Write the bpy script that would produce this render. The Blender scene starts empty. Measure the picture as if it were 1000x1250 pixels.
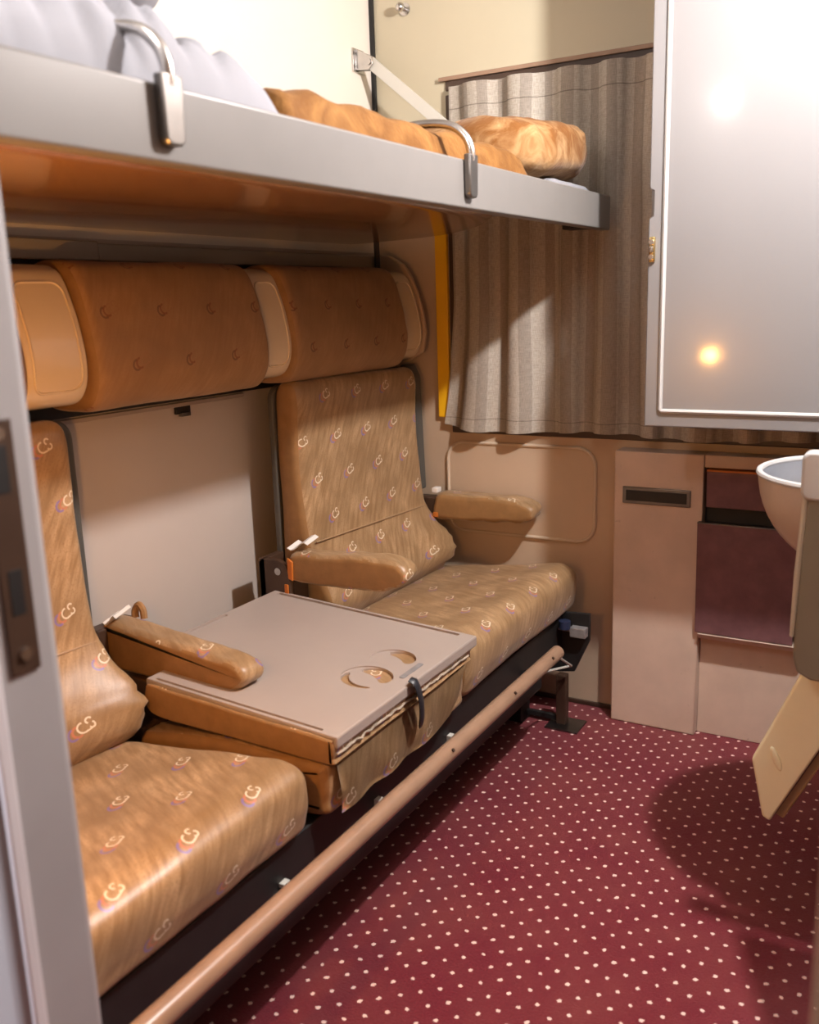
import bpy, bmesh, math, random
from mathutils import Vector, Matrix, noise
random.seed(4)
C = bpy.context.scene.collection
SC = bpy.context.scene

# ------------------------------------------------------------------ node helpers
class S:
    """a float socket with arithmetic"""
    def __init__(s, nt, k): s.nt, s.k = nt, k
    def _op(s, op, o=None, o2=None):
        n = s.nt.nodes.new('ShaderNodeMath'); n.operation = op
        for i, v in enumerate((s, o, o2)):
            if v is None: continue
            if isinstance(v, S): s.nt.links.new(v.k, n.inputs[i])
            else: n.inputs[i].default_value = v
        return S(s.nt, n.outputs[0])
    def __add__(s, o): return s._op('ADD', o)
    def __sub__(s, o): return s._op('SUBTRACT', o)
    def __mul__(s, o): return s._op('MULTIPLY', o)
    def __truediv__(s, o): return s._op('DIVIDE', o)
    def floor(s): return s._op('FLOOR')
    def fract(s): return s._op('FRACT')
    def abs(s): return s._op('ABSOLUTE')
    def sqrt(s): return s._op('SQRT')
    def lt(s, o): return s._op('LESS_THAN', o)
    def gt(s, o): return s._op('GREATER_THAN', o)
    def mod(s, o): return s._op('FLOORED_MODULO', o)
    def mx(s, o): return s._op('MAXIMUM', o)
    def mn(s, o): return s._op('MINIMUM', o)

def new_mat(name):
    m = bpy.data.materials.new(name); m.use_nodes = True
    nt = m.node_tree; b = nt.nodes['Principled BSDF']
    return m, nt, b
def noise_node(nt, vec, scale, detail=3, rough=.55):
    n = nt.nodes.new('ShaderNodeTexNoise'); n.inputs['Scale'].default_value = scale
    n.inputs['Detail'].default_value = detail; n.inputs['Roughness'].default_value = rough
    if vec is not None: nt.links.new(vec, n.inputs['Vector'])
    return n
def mix_rgb(nt, fac, a, b):
    n = nt.nodes.new('ShaderNodeMix'); n.data_type = 'RGBA'
    if isinstance(fac, S): fac = fac.k
    if hasattr(fac, 'links'): nt.links.new(fac, n.inputs[0])
    else: n.inputs[0].default_value = fac
    for i, v in ((6, a), (7, b)):
        if hasattr(v, 'links'): nt.links.new(v, n.inputs[i])
        else: n.inputs[i].default_value = (*v, 1)
    return n.outputs[2]
def ramp(nt, fac, lo, hi):
    n = nt.nodes.new('ShaderNodeMapRange'); n.inputs[1].default_value = lo; n.inputs[2].default_value = hi
    nt.links.new(fac.k if isinstance(fac, S) else fac, n.inputs[0]); return n.outputs[0]
def bump(nt, b, h, strength=.3, dist=.002):
    n = nt.nodes.new('ShaderNodeBump'); n.inputs['Strength'].default_value = strength; n.inputs['Distance'].default_value = dist
    nt.links.new(h, n.inputs['Height']); nt.links.new(n.outputs[0], b.inputs['Normal'])
def objco(nt): return nt.nodes.new('ShaderNodeTexCoord').outputs['Object']

def paint(name, col, rough=.4, var=.12, scale=6, metal=0, bmp=0, bscale=80, spec=.5, dirt=None, coat=0):
    m, nt, b = new_mat(name)
    co = objco(nt)
    n = noise_node(nt, co, scale, 4)
    dark = tuple(c*(1-var) for c in col); light = tuple(min(1, c*(1+var*.6)) for c in col)
    out = mix_rgb(nt, ramp(nt, n.outputs[0], .3, .7), dark, light)
    if dirt:
        d = noise_node(nt, co, 38, 5, .7)
        out = mix_rgb(nt, ramp(nt, d.outputs[0], .66, .74), out, dirt)
    nt.links.new(out, b.inputs['Base Color'])
    b.inputs['Roughness'].default_value = rough; b.inputs['Metallic'].default_value = metal
    b.inputs['Specular IOR Level'].default_value = spec
    b.inputs['Coat Weight'].default_value = coat
    b.inputs['Coat Roughness'].default_value = .07
    if bmp:
        bn = noise_node(nt, co, bscale, 3); bump(nt, b, bn.outputs[0], bmp)
    return m

def fabric(name, a, bcol, marks=True, rough=.37, du=.15, dv=.105, cb=(.17, .13, .42), cr=(.55, .17, .10), cw=(.86, .76, .60)):
    m, nt, b = new_mat(name)
    uv = nt.nodes.new('ShaderNodeUVMap').outputs[0]
    ro = nt.nodes.new('ShaderNodeMapping'); nt.links.new(uv, ro.inputs[0]); ro.inputs['Rotation'].default_value = (0, 0, math.radians(27))
    mp = nt.nodes.new('ShaderNodeMapping'); nt.links.new(ro.outputs[0], mp.inputs[0]); mp.inputs['Scale'].default_value = (85, 11, 1)
    st = noise_node(nt, mp.outputs[0], 1.0, 3, .6)
    big = noise_node(nt, uv, 9, 2)
    out = mix_rgb(nt, ramp(nt, st.outputs[0], .34, .64), a, bcol)
    spk = noise_node(nt, uv, 230, 2)
    out = mix_rgb(nt, ramp(nt, spk.outputs[0], .5, .8), out, a)
    out = mix_rgb(nt, ramp(nt, big.outputs[0], .3, .8), out, tuple(c*.8 for c in a))
    if marks:
        sp = nt.nodes.new('ShaderNodeSeparateXYZ'); nt.links.new(uv, sp.inputs[0])
        u, v = S(nt, sp.outputs[0]), S(nt, sp.outputs[1])
        row = (v/dv).floor()
        cu = u/du + row.mod(3.0)*.36
        x0 = (cu.fract()-.5)*du; y0 = ((v/dv).fract()-.5)*dv
        ca, sa = math.cos(.38), math.sin(.38)
        x = x0*ca + y0*sa; y = y0*ca - x0*sa
        def arc(cx, cy, r, w, mask):
            dx, dy = x-cx, y-cy
            d = ((dx*dx+dy*dy).sqrt()-r).abs().lt(w)
            return d*mask(dx, dy)
        openR = lambda dx, dy: dx.lt(.003)
        openL = lambda dx, dy: dx.gt(-.003)
        blue = arc(-.0185, -.001, .0100, .0022, openR)
        red = arc(-.0095, -.001, .0098, .0021, openR)
        wht = arc(.0005, 0, .0095, .0016, openR)
        s1 = arc(.0145, .005, .0052, .0015, lambda dx, dy: (dx*.6-dy).lt(.002))
        s2 = arc(.0145, -.005, .0052, .0015, lambda dx, dy: (dy-dx*.6).lt(.002))
        lk = (y+.0098).abs().lt(.0014)*(x-.007).abs().lt(.006)
        white = wht.mx(s1).mx(s2).mx(lk)
        out = mix_rgb(nt, blue*.65, out, cb)
        out = mix_rgb(nt, red*.65, out, cr)
        out = mix_rgb(nt, white*.7, out, cw)
    nt.links.new(out, b.inputs['Base Color'])
    b.inputs['Roughness'].default_value = rough
    b.inputs['Sheen Weight'].default_value = .1; b.inputs['Sheen Roughness'].default_value = .4
    w = noise_node(nt, uv, 420, 2); bump(nt, b, w.outputs[0], .25, .001)
    return m

def carpet():
    m, nt, b = new_mat('burgundy_dotted_carpet')
    co = objco(nt)
    wob = noise_node(nt, co, 25, 2)
    sp = nt.nodes.new('ShaderNodeSeparateXYZ'); nt.links.new(co, sp.inputs[0])
    j = (S(nt, wob.outputs[0])-.5)*.012
    x, y = S(nt, sp.outputs[0])+j, S(nt, sp.outputs[1])+j
    px, py = .0585, .0485
    def dots(ox, oy):
        dx = ((x/px+ox).fract()-.5)*px; dy = ((y/py+oy).fract()-.5)*py
        return (dx*dx+dy*dy).sqrt()
    d = dots(0, 0).mn(dots(.5, .5))
    edge = noise_node(nt, co, 420, 2)
    d = d + (S(nt, edge.outputs[0])-.5)*.0075
    dot = d.lt(.0042)
    pile = noise_node(nt, co, 260, 4, .7); big = noise_node(nt, co, 5, 3)
    base = mix_rgb(nt, ramp(nt, pile.outputs[0], .3, .7), (.10, .0045, .013), (.205, .017, .031))
    base = mix_rgb(nt, ramp(nt, big.outputs[0], .35, .75), base, (.19, .032, .034))
    spk = noise_node(nt, co, 70, 5, .75)
    base = mix_rgb(nt, ramp(nt, spk.outputs[0], .70, .76), base, (.07, .03, .03))
    out = mix_rgb(nt, dot*.92, base, (.92, .66, .58))
    nt.links.new(out, b.inputs['Base Color']); b.inputs['Roughness'].default_value = .95
    b.inputs['Specular IOR Level'].default_value = .15
    b.inputs['Sheen Weight'].default_value = .2
    bump(nt, b, pile.outputs[0], .6, .004)
    return m

def curtain_mat():
    m, nt, b = new_mat('striped_woven_curtain')
    co = objco(nt)
    uv = nt.nodes.new('ShaderNodeUVMap').outputs[0]
    sp = nt.nodes.new('ShaderNodeSeparateXYZ'); nt.links.new(uv, sp.inputs[0])
    u = S(nt, sp.outputs[0]); v = S(nt, sp.outputs[1])
    mpi = nt.nodes.new('ShaderNodeMapping'); nt.links.new(uv, mpi.inputs[0]); mpi.inputs['Scale'].default_value = (1, .04, 1)
    irr = noise_node(nt, mpi.outputs[0], 9, 1)
    s = (u/.074+(S(nt, irr.outputs[0])-.5)*.9).fract(); stripe = s.lt(.5)
    mp = nt.nodes.new('ShaderNodeMapping'); nt.links.new(uv, mp.inputs[0]); mp.inputs['Scale'].default_value = (500, 60, 1)
    w1 = noise_node(nt, mp.outputs[0], 1, 2)
    mp2 = nt.nodes.new('ShaderNodeMapping'); nt.links.new(uv, mp2.inputs[0]); mp2.inputs['Scale'].default_value = (50, 600, 1)
    w2 = noise_node(nt, mp2.outputs[0], 1, 2)
    out = mix_rgb(nt, stripe, (.36, .315, .265), (.50, .45, .38))
    out = mix_rgb(nt, ramp(nt, (S(nt, w1.outputs[0])+S(nt, w2.outputs[0]))*.5, .38, .62), mix_rgb(nt, .42, out, (.12, .09, .07)), out)
    seam = (v-.93).abs().lt(.0015).mx((v-.03).abs().lt(.0012))
    out = mix_rgb(nt, seam*.5, out, (.05, .04, .03))
    nt.links.new(out, b.inputs['Base Color']); b.inputs['Roughness'].default_value = .85
    b.inputs['Specular IOR Level'].default_value = .2
    bump(nt, b, w1.outputs[0], .3, .001)
    return m

def blanket_mat(name, a, bcol):
    m, nt, b = new_mat(name)
    co = objco(nt)
    n = noise_node(nt, co, 11, 4, .6); n.inputs['Distortion'].default_value = 1.2
    f = noise_node(nt, co, 130, 3)
    out = mix_rgb(nt, ramp(nt, n.outputs[0], .42, .68), a, bcol)
    nt.links.new(out, b.inputs['Base Color']); b.inputs['Roughness'].default_value = .8
    b.inputs['Sheen Weight'].default_value = .08; b.inputs['Specular IOR Level'].default_value = .15
    bump(nt, b, f.outputs[0], .5, .003)
    return m

M = {}
M['wall_white'] = paint('glossy_white_wall_laminate', (.74, .68, .60), .3, .05, 2)
M['wall_beige'] = paint('beige_wall_laminate', (.55, .41, .29), .42, .10, 4, bmp=.08)
M['wall_cream'] = paint('cream_wall_laminate', (.54, .48, .345), .4, .05, 2)
M['heater'] = paint('scuffed_beige_pink_metal', (.62, .475, .38), .45, .10, 9, dirt=(.42, .31, .24))
M['jamb'] = paint('grey_lacquered_door_jamb', (.36, .345, .35), .45, .08, 5)
M['jamb_lit'] = paint('corridor_lit_jamb_corner', (.66, .63, .66), .4, .05, 5)  # paler jamb tone: corridor light on the rounded corner, put into the colour
M['wood_wall'] = paint('brown_wood_laminate', (.16, .10, .06), .45, .12, 6)
M['wall_lower'] = paint('beige_grey_seat_wall', (.52, .455, .41), .35, .06, 3)
M['carpet'] = carpet()
M['black'] = paint('black_steel', (.012, .011, .011), .55, .3, 20)
M['dark_brown'] = paint('dark_brown_steel', (.06, .032, .02), .4, .2, 10)
M['brown_rail'] = paint('worn_brown_painted_steel', (.33, .205, .135), .3, .12, 14, dirt=(.16, .09, .06))
M['fabric'] = fabric('gold_brown_logo_fabric', (.285, .168, .078), (.51, .335, .185))
M['fabric_head'] = fabric('brown_headrest_logo_fabric', (.34, .185, .08), (.41, .235, .11), rough=.6, cb=(.12, .05, .03), cr=(.20, .05, .02), cw=(.33, .17, .08))
M['fabric_side'] = paint('plain_brown_upholstery', (.30, .16, .06), .6, .15, 30, bmp=.2, bscale=300)
M['grey_board'] = paint('dark_grey_backing_board', (.085, .08, .07), .5, .15, 8)
M['tray'] = paint('beige_moulded_plastic', (.37, .31, .275), .35, .05, 5)
M['tray_grey'] = paint('worn_grey_latch', (.22, .21, .21), .4, .2, 40)
M['strap_black'] = paint('black_rubber_strap', (.02, .022, .028), .4, .2, 30)
M['curtain'] = curtain_mat()
M['yellow'] = paint('ochre_yellow_edge', (.95, .52, .012), .4, .06, 5)
M['steel'] = paint('brushed_steel', (.62, .60, .58), .25, .1, 30, metal=1)
M['steel_dark'] = paint('worn_dark_steel', (.20, .19, .18), .35, .15, 20, metal=1)
M['brass'] = paint('polished_brass', (.80, .62, .28), .22, .1, 30, metal=1)
M['berth_grey'] = paint('grey_lacquered_berth_edge', (.165, .157, .15), .35, .06, 7)
M['berth_under'] = paint('glossy_tan_berth_underside', (.215, .105, .045), .18, .1, 3, coat=.4)
M['grey_trim'] = paint('grey_aluminium_trim', (.30, .27, .22), .4, .08, 6)
M['lamp_cream'] = paint('cream_lamp_plastic', (.80, .66, .46), .22, .04, 5, coat=.3)
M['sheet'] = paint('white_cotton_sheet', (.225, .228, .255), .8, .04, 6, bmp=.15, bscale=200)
M['frayed'] = paint('frayed_tan_lining', (.42, .34, .26), .9, .4, 60)
M['panel_bead'] = paint('glossy_beige_bead', (.60, .48, .36), .22, .05, 5)
M['blanket'] = blanket_mat('mustard_velour_blanket', (.14, .056, .010), (.23, .108, .028))
M['blanket_roll'] = blanket_mat('orange_gold_velour_blanket', (.17, .068, .016), (.38, .235, .11))
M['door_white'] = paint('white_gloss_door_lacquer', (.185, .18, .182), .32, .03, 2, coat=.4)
M['bead_white'] = paint('white_bead', (.42, .41, .40), .3, .03, 4)
M['burgundy'] = paint('burgundy_laminate', (.175, .085, .09), .35, .22, 22)
M['basin_out'] = paint('tan_enamel', (.46, .38, .31), .3, .06, 6)
M['basin_in'] = paint('satin_steel', (.56, .58, .62), .3, .08, 8, metal=.85)
M['olive'] = paint('olive_grey_paint', (.20, .18, .135), .5, .08, 10)
M['pale_olive'] = paint('pale_olive_edge', (.45, .41, .33), .35, .05, 8)
M['cream_plastic'] = paint('cream_yellow_plastic', (.92, .88, .60), .4, .06, 6)
M['tan_edge'] = paint('tan_plastic_edge', (.50, .36, .17), .5, .1, 10)
M['brown_wood'] = paint('brown_door_lining', (.17, .10, .06), .45, .15, 6)
M['white_paint'] = paint('white_paint', (.75, .72, .68), .45, .05, 6)
M['pale_strap'] = paint('pale_grey_strap', (.60, .58, .52), .35, .04, 6)
M['blue'] = paint('dark_blue_plastic', (.02, .03, .07), .4, .1, 20)
M['orange_tape'] = paint('orange_tape', (.55, .16, .02), .5, .1, 20)
M['ceil'] = paint('cream_ceiling', (.40, .38, .35), .5, .04, 3)

# ------------------------------------------------------------------ object helpers
ORG = {}
def tag(o, label=None, cat=None, group=None, kind=None):
    if label: o['label'] = label
    if cat: o['category'] = cat
    if group: o['group'] = group
    if kind: o['kind'] = kind
    return o
def thing(name, loc, label, cat, group=None):
    o = bpy.data.objects.new(name, None); C.objects.link(o); o.location = loc; o.empty_display_size = .05
    ORG[o.name] = Vector(loc); return tag(o, label, cat, group)
def obj(name, bm, mats, parent=None, smooth=36, base=None):
    """link bm (in world coordinates) as ONE mesh object"""
    if not isinstance(mats, (list, tuple)): mats = [mats]
    if parent is not None: org = ORG[parent.name]
    elif base is not None: org = Vector(base)
    else:
        xs = [v.co for v in bm.verts]
        org = Vector(((min(v.x for v in xs)+max(v.x for v in xs))/2, (min(v.y for v in xs)+max(v.y for v in xs))/2, min(v.z for v in xs)))
    bmesh.ops.translate(bm, verts=bm.verts, vec=-org)
    me = bpy.data.meshes.new(name)
    if smooth is not None:
        a = math.radians(smooth)
        for f in bm.faces: f.smooth = not f.smooth
        for e in bm.edges:
            if len(e.link_faces) != 2 or e.calc_face_angle(0) > a: e.smooth = False
    bm.to_mesh(me); bm.free()
    for m in mats: me.materials.append(M[m])
    o = bpy.data.objects.new(name, me); C.objects.link(o)
    if parent is not None: o.parent = parent
    else: o.location = org
    ORG[o.name] = org
    return o
def struct(name, bm, mats, parent=None, smooth=30):
    o = obj(name, bm, mats, parent, smooth, base=None if parent else (0, 0, 0))
    o['kind'] = 'structure'; return o
def NB(): return bmesh.new()
def box(bm, x0, x1, y0, y1, z0, z1, bev=0, seg=2, mi=0):
    t = bmesh.new(); bmesh.ops.create_cube(t, size=1)
    for v in t.verts: v.co = Vector(((x0+x1)/2+v.co.x*(x1-x0), (y0+y1)/2+v.co.y*(y1-y0), (z0+z1)/2+v.co.z*(z1-z0)))
    bevel(t, bev, seg)
    for f in t.faces: f.material_index = mi
    merge(bm, t); return bm
def bevel(t, bev, seg):
    # the flat faces of a shape are marked, so that only its rounded edges shade smoothly
    if not bev: return
    r = bmesh.ops.bevel(t, geom=t.edges[:], offset=bev, segments=seg, affect='EDGES', profile=.5)
    new = set(r['faces'])
    for f in t.faces: f.smooth = f not in new
def merge(bm, t, mtx=None):
    if mtx is not None: bmesh.ops.transform(t, matrix=mtx, verts=t.verts)
    me = bpy.data.meshes.new('tmp'); t.to_mesh(me); t.free(); bm.from_mesh(me); bpy.data.meshes.remove(me)
def prism(bm, poly, axis, a0, a1, bev=0, mi=0, seg=2):
    """poly in the two other axes (x,z for axis y; y,z for x; x,y for z)"""
    t = bmesh.new()
    def P(p, a):
        if axis == 'y': return (p[0], a, p[1])
        if axis == 'x': return (a, p[0], p[1])
        return (p[0], p[1], a)
    v0 = [t.verts.new(P(p, a0)) for p in poly]; v1 = [t.verts.new(P(p, a1)) for p in poly]
    n = len(poly)
    t.faces.new(v0); t.faces.new(v1[::-1])
    for i in range(n): t.faces.new((v0[(i+1) % n], v0[i], v1[i], v1[(i+1) % n]))
    bmesh.ops.recalc_face_normals(t, faces=t.faces)
    bevel(t, bev, seg)
    for f in t.faces: f.material_index = mi
    merge(bm, t); return bm
def catmull(pts, n, closed=False):
    out = []; N = len(pts); pts = [Vector(p) for p in pts]
    rng = N if closed else N-1
    for i in range(rng):
        g = (lambda k: pts[k % N]) if closed else (lambda k: pts[max(0, min(N-1, k))])
        p0, p1, p2, p3 = g(i-1), g(i), g(i+1), g(i+2)
        for k in range(n):
            t = k/n
            out.append(.5*((2*p1)+(p2-p0)*t+(2*p0-5*p1+4*p2-p3)*t*t+(3*p1-p0-3*p2+p3)*t*t*t))
    if not closed: out.append(pts[-1])
    return out
def tube(bm, pts, r, seg=10, closed=False, mi=0, flat=None):
    pts = [Vector(p) for p in pts]; N = len(pts); rings = []; up = None
    for i, p in enumerate(pts):
        a = pts[(i-1) % N] if (closed or i) else p; b = pts[(i+1) % N] if (closed or i < N-1) else p
        d = (b-a).normalized()
        if up is None: up = Vector((0, 0, 1)) if abs(d.z) < .9 else Vector((1, 0, 0))
        s = d.cross(up).normalized(); up = s.cross(d).normalized()
        rr = r[i] if isinstance(r, (list, tuple)) else r
        rings.append([bm.verts.new(p + s*math.cos(2*math.pi*k/seg)*rr + up*math.sin(2*math.pi*k/seg)*rr*(flat or 1)) for k in range(seg)])
    for i in range(N if closed else N-1):
        A, B = rings[i], rings[(i+1) % N]
        for k in range(seg):
            f = bm.faces.new((A[k], A[(k+1) % seg], B[(k+1) % seg], B[k])); f.material_index = mi
    if not closed:
        bm.faces.new(rings[0]).material_index = mi; bm.faces.new(rings[-1][::-1]).material_index = mi
    bmesh.ops.recalc_face_normals(bm, faces=bm.faces)
    return bm
def cyl(bm, p, q, r, seg=20): return tube(bm, [p, q], r, seg)
def rrect(x0, x1, y0, y1, r, n=6):
    out = []
    for cx, cy, a0 in ((x1-r, y0+r, -90), (x1-r, y1-r, 0), (x0+r, y1-r, 90), (x0+r, y0+r, 180)):
        for k in range(n+1):
            a = math.radians(a0+90*k/n); out.append((cx+r*math.cos(a), cy+r*math.sin(a)))
    return out

def cushion(bm, prof, y0, y1, r=.03, per=7, wrinkle=.003, wscale=9, ny=26, seed=0, fn=None, side=1, sidecut=.75):
    """closed XZ profile (front bottom first, then up) swept along Y with rounded ends; u = y, v = arclength along the profile"""
    P = [Vector((p[0], p[1])) for p in prof]
    L = catmull([(p.x, p.y, 0) for p in P], per, True); L = [Vector((p.x, p.y)) for p in L]
    n = len(L); nor = []
    for i in range(n):
        d = (L[(i+1) % n]-L[i-1]).normalized(); nor.append(Vector((d.y, -d.x)))
    area = sum(L[i].x*L[(i+1) % n].y-L[(i+1) % n].x*L[i].y for i in range(n))
    sgn = 1 if area > 0 else -1
    arc = [0]
    for i in range(n): arc.append(arc[-1]+(L[(i+1) % n]-L[i]).length)
    secs = []
    for k in range(7): a = k/6*math.pi/2; secs.append((y0+r*(1-math.sin(a)) if False else y0+r*(1-math.cos(math.pi/2-a)) if False else y0+r*(1-math.cos(a)), r*(1-math.sin(a))))
    for k in range(1, ny): secs.append((y0+r+(y1-y0-2*r)*k/ny, 0))
    for k in range(7): a = k/6*math.pi/2; secs.append((y1-r*(1-math.sin(math.pi/2-a+0)) if False else y1-r+r*math.sin(a), r*(1-math.cos(a))))
    uvl = bm.loops.layers.uv.verify(); rings = []
    for (y, ins) in secs:
        ring = []
        for i in range(n):
            q = L[i]-nor[i]*sgn*ins
            p = Vector((q.x, y, q.y))
            if wrinkle:
                w = noise.noise(Vector((p.x*wscale+seed, p.y*wscale*.7, p.z*wscale)))*wrinkle
                w += noise.noise(Vector((p.x*wscale*3+seed, p.y*wscale*2, p.z*wscale*3)))*wrinkle*.35
                p += Vector((nor[i].x, 0, nor[i].y))*sgn*w
            if fn: p = fn(p)
            ring.append(bm.verts.new(p))
        rings.append(ring)
    def face(vs, uvs):
        f = bm.faces.new(vs)
        for l, u in zip(f.loops, uvs): l[uvl].uv = u
        return f
    fs = []
    for j in range(len(secs)-1):
        for i in range(n):
            k = (i+1) % n
            fs.append(face((rings[j][i], rings[j][k], rings[j+1][k], rings[j+1][i]),
                 ((secs[j][0], arc[i]), (secs[j][0], arc[i+1]), (secs[j+1][0], arc[i+1]), (secs[j+1][0], arc[i]))))
    for ring in (rings[0], rings[-1]):
        fs.append(face(ring if ring is rings[-1] else ring[::-1], [(v.co.x, v.co.z) for v in ring]))
    bmesh.ops.recalc_face_normals(bm, faces=fs)
    for f in fs:
        if abs(f.normal.y) > sidecut: f.material_index = side
    return bm

# ------------------------------------------------------------------ the room
D = 2.62; W = 1.72; H = 2.30; FY = .50
struct('floor', box(NB(), 0, W, -1.1, D, -.03, 0), 'carpet')
struct('ceiling', box(NB(), -.05, W+.05, -1.1, D+.05, H, H+.04), 'ceil')
b = NB(); box(b, -.04, 0, FY, D, 0, 1.40, mi=1); box(b, -.04, 0, FY, D, 1.40, H, mi=0)
struct('wall_left', b, ['wall_white', 'wall_lower'])
struct('wall_right', box(NB(), W, W+.04, -1.1, D, 0, H), 'wood_wall')
b = NB(); box(b, -.04, W+.04, D, D+.04, 1.845, H, mi=0); box(b, -.04, W+.04, D, D+.04, 0, .86, mi=1)
box(b, -.04, .27, D, D+.04, .86, 1.45, mi=1); box(b, -.04, .27, D, D+.04, 1.45, 1.845, mi=0); box(b, 1.5, W+.04, D, D+.04, .86, 1.845, mi=1)
struct('wall_back', b, ['wall_cream', 'wall_beige'])
# window behind the curtain
wf = struct('window_1', box(NB(), .255, 1.515, D+.025, D+.04, .845, 1.86), 'burgundy')
b = NB()
for x0, x1, z0, z1 in ((.25, 1.52, 1.846, 1.875), (.25, 1.52, .84, .87), (.25, .285, .87, 1.835), (1.485, 1.52, .87, 1.835)):
    box(b, x0, x1, D-.006, D+.03, z0, z1, .003)
o = obj('window_frame', b, 'dark_brown', wf)
b = NB(); box(b, .232, 1.5, D-.014, D-.003, 1.872, 1.884, .002)
obj('window_moulding', b, 'brown_rail', wf)
struct('trim_1', box(NB(), .0005, .013, D-.012, D-.0005, 1.52, H-.002, .001), 'black')
struct('trim_2', box(NB(), .206, .247, D-.014, D-.0005, .888, 1.60, .003), 'yellow')
# moulded panel under the window
b = NB()
prism(b, rrect(.236, .716, .528, .806, .05), 'y', D-.004, D-.0005, 0)
tube(b, [(x, D-.004, z) for x, z in rrect(.232, .72, .524, .81, .055)], .0055, 8, True, mi=1)
struct('trim_3', b, ['wall_beige', 'panel_bead'])
# wall strip and box channel above the headrests
b = NB(); box(b, .0005, .045, .62, 1.43, 1.352, 1.392, .003); box(b, .0005, .04, 1.433, 2.56, 1.352, 1.388, .003)
struct('trim_4', b, 'grey_trim')
b = NB(); box(b, .0005, .028, .62, 2.57, 1.036, 1.3515, .002)
struct('backing_gap_shade', b, 'black')  # black backing; its lower edge paints the shaded gap under the headrests
b = NB(); box(b, .0005, .012, .62, 1.9, 1.020, 1.030, .002)
struct('trim_6', b, 'tray')
struct('baseboard_back', box(NB(), .1, .79, D-.010, D-.0005, .0005, .014, .002), 'dark_brown')

# front wall with the door opening; the camera looks in through it
b = NB()
box(b, -.04, .84, FY, FY+.10, 0, H, .012, 3)
box(b, 1.569, W+.0, FY, FY+.10, 0, H, .004)
box(b, .82, 1.6, FY, FY+.10, 2.12, H, .004)
for f in b.faces:
    if f.calc_center_median().x > 1.5 and f.calc_center_median().z < 2.11: f.material_index = 1
wfr = struct('wall_front', b, ['jamb', 'brown_wood'])
b = NB(); box(b, .8385, .8455, FY+.010, FY+.026, .002, 2.1, .003)
obj('lit_corner_strip', b, 'jamb_lit', wfr)  # added pale strip standing in for the corridor-lit jamb corner
# strike plate of the sliding door
b = NB()
t = NB(); box(t, .839, .8435, FY+.038, FY+.072, .905, 1.155, .0015)
merge(b, t)
sp = thing('strike_plate', (.84, FY+.055, .90), 'dark slotted metal strike plate on the grey door jamb at the left edge', 'strike plate')
obj('plate', b, 'dark_brown', sp)
for z0 in (1.085, .965): obj('slot', box(NB(), .8432, .8442, FY+.047, FY+.062, z0, z0+.045, .0003), 'black', sp)
for z0 in (1.142, .925): obj('screw', cyl(NB(), (.8432, FY+.055, z0), (.8462, FY+.055, z0), .0065), 'steel', sp)

# ------------------------------------------------------------------ bench under-frame with rail
fr = thing('bench_frame', (.45, 1.55, 0), 'black steel under-frame of the bench with a brown tube rail along its front', 'bench frame')
obj('beam_shade_block', box(NB(), .02, .64, .62, 2.40, .13, .325, .004), 'black', fr)  # beam enlarged into a black block that stands in for under-bench shade
obj('front_angle', box(NB(), .64, .665, .62, 2.50, .235, .328, .003), 'black', fr)
b = NB(); prism(b, [(.40, .325), (.752, .345), (.752, .262), (.706, .158), (.66, .15), (.40, .15)], 'y', 2.49, 2.50, .002)
obj('end_plate', b, 'black', fr)
obj('leg', box(NB(), .667, .697, 2.44, 2.47, .004, .16, .003), 'dark_brown', fr)
obj('leg', box(NB(), .50, .572, 2.40, 2.47, .004, .16, .003), 'black', fr)
obj('cross_bar', box(NB(), .57, .67, 2.448, 2.462, .01, .028, .003), 'black', fr)
obj('leg', box(NB(), .48, .56, .80, .88, 0, .14, .003), 'black', fr)
for cx, cy in ((.70, 2.445), (.53, 2.445)): obj('foot_plate', box(NB(), cx-.055, cx+.045, cy-.04, cy+.05, .0005, .006, .001), 'steel_dark', fr)
ra = obj('rail', tube(NB(), [(.735, .63, .30), (.735, 1.2, .30), (.735, 1.8, .30), (.735, 2.275, .30)], .0195, 20), 'brown_rail', fr)
for yy in (1.62, 1.95, 2.2): obj('bolt_hole', tube(NB(), [(.735+.0165, yy, .312), (.735+.0185, yy, .314)], .004, 8), 'dark_brown', ra)
for yy in (1.13, 1.455, 1.77, 2.2):
    b = NB(); tube(b, [(.655, yy, .245), (.69, yy, .262), (.722, yy, .29)], .011, 8)
    obj('rail_bracket', b, 'black', fr)
for yy in (1.13, 1.443, 1.76):
    b = NB(); box(b, .664, .672, yy-.02, yy+.02, .246, .254, .001); box(b, .664, .676, yy-.006, yy+.012, .242, .268, .001)
    obj('clip', b, 'pale_strap', fr)
b = NB(); tube(b, [(.735, 2.28, .285), (.722, 2.42, .205), (.64, 2.40, .178), (.56, 2.37, .155)], .0035, 6)
obj('stay_wire', b, 'pale_strap', fr)
b = NB(); box(b, .70, .748, 2.462, 2.49, .275, .305, .003); box(b, .655, .705, 2.462, 2.489, .292, .299, .001)
obj('catch', b, 'tray_grey', fr)
b = NB(); cyl(b, (.69, 2.45, .305), (.69, 2.45, .328), .017); obj('buffer', b, 'blue', fr)

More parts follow.
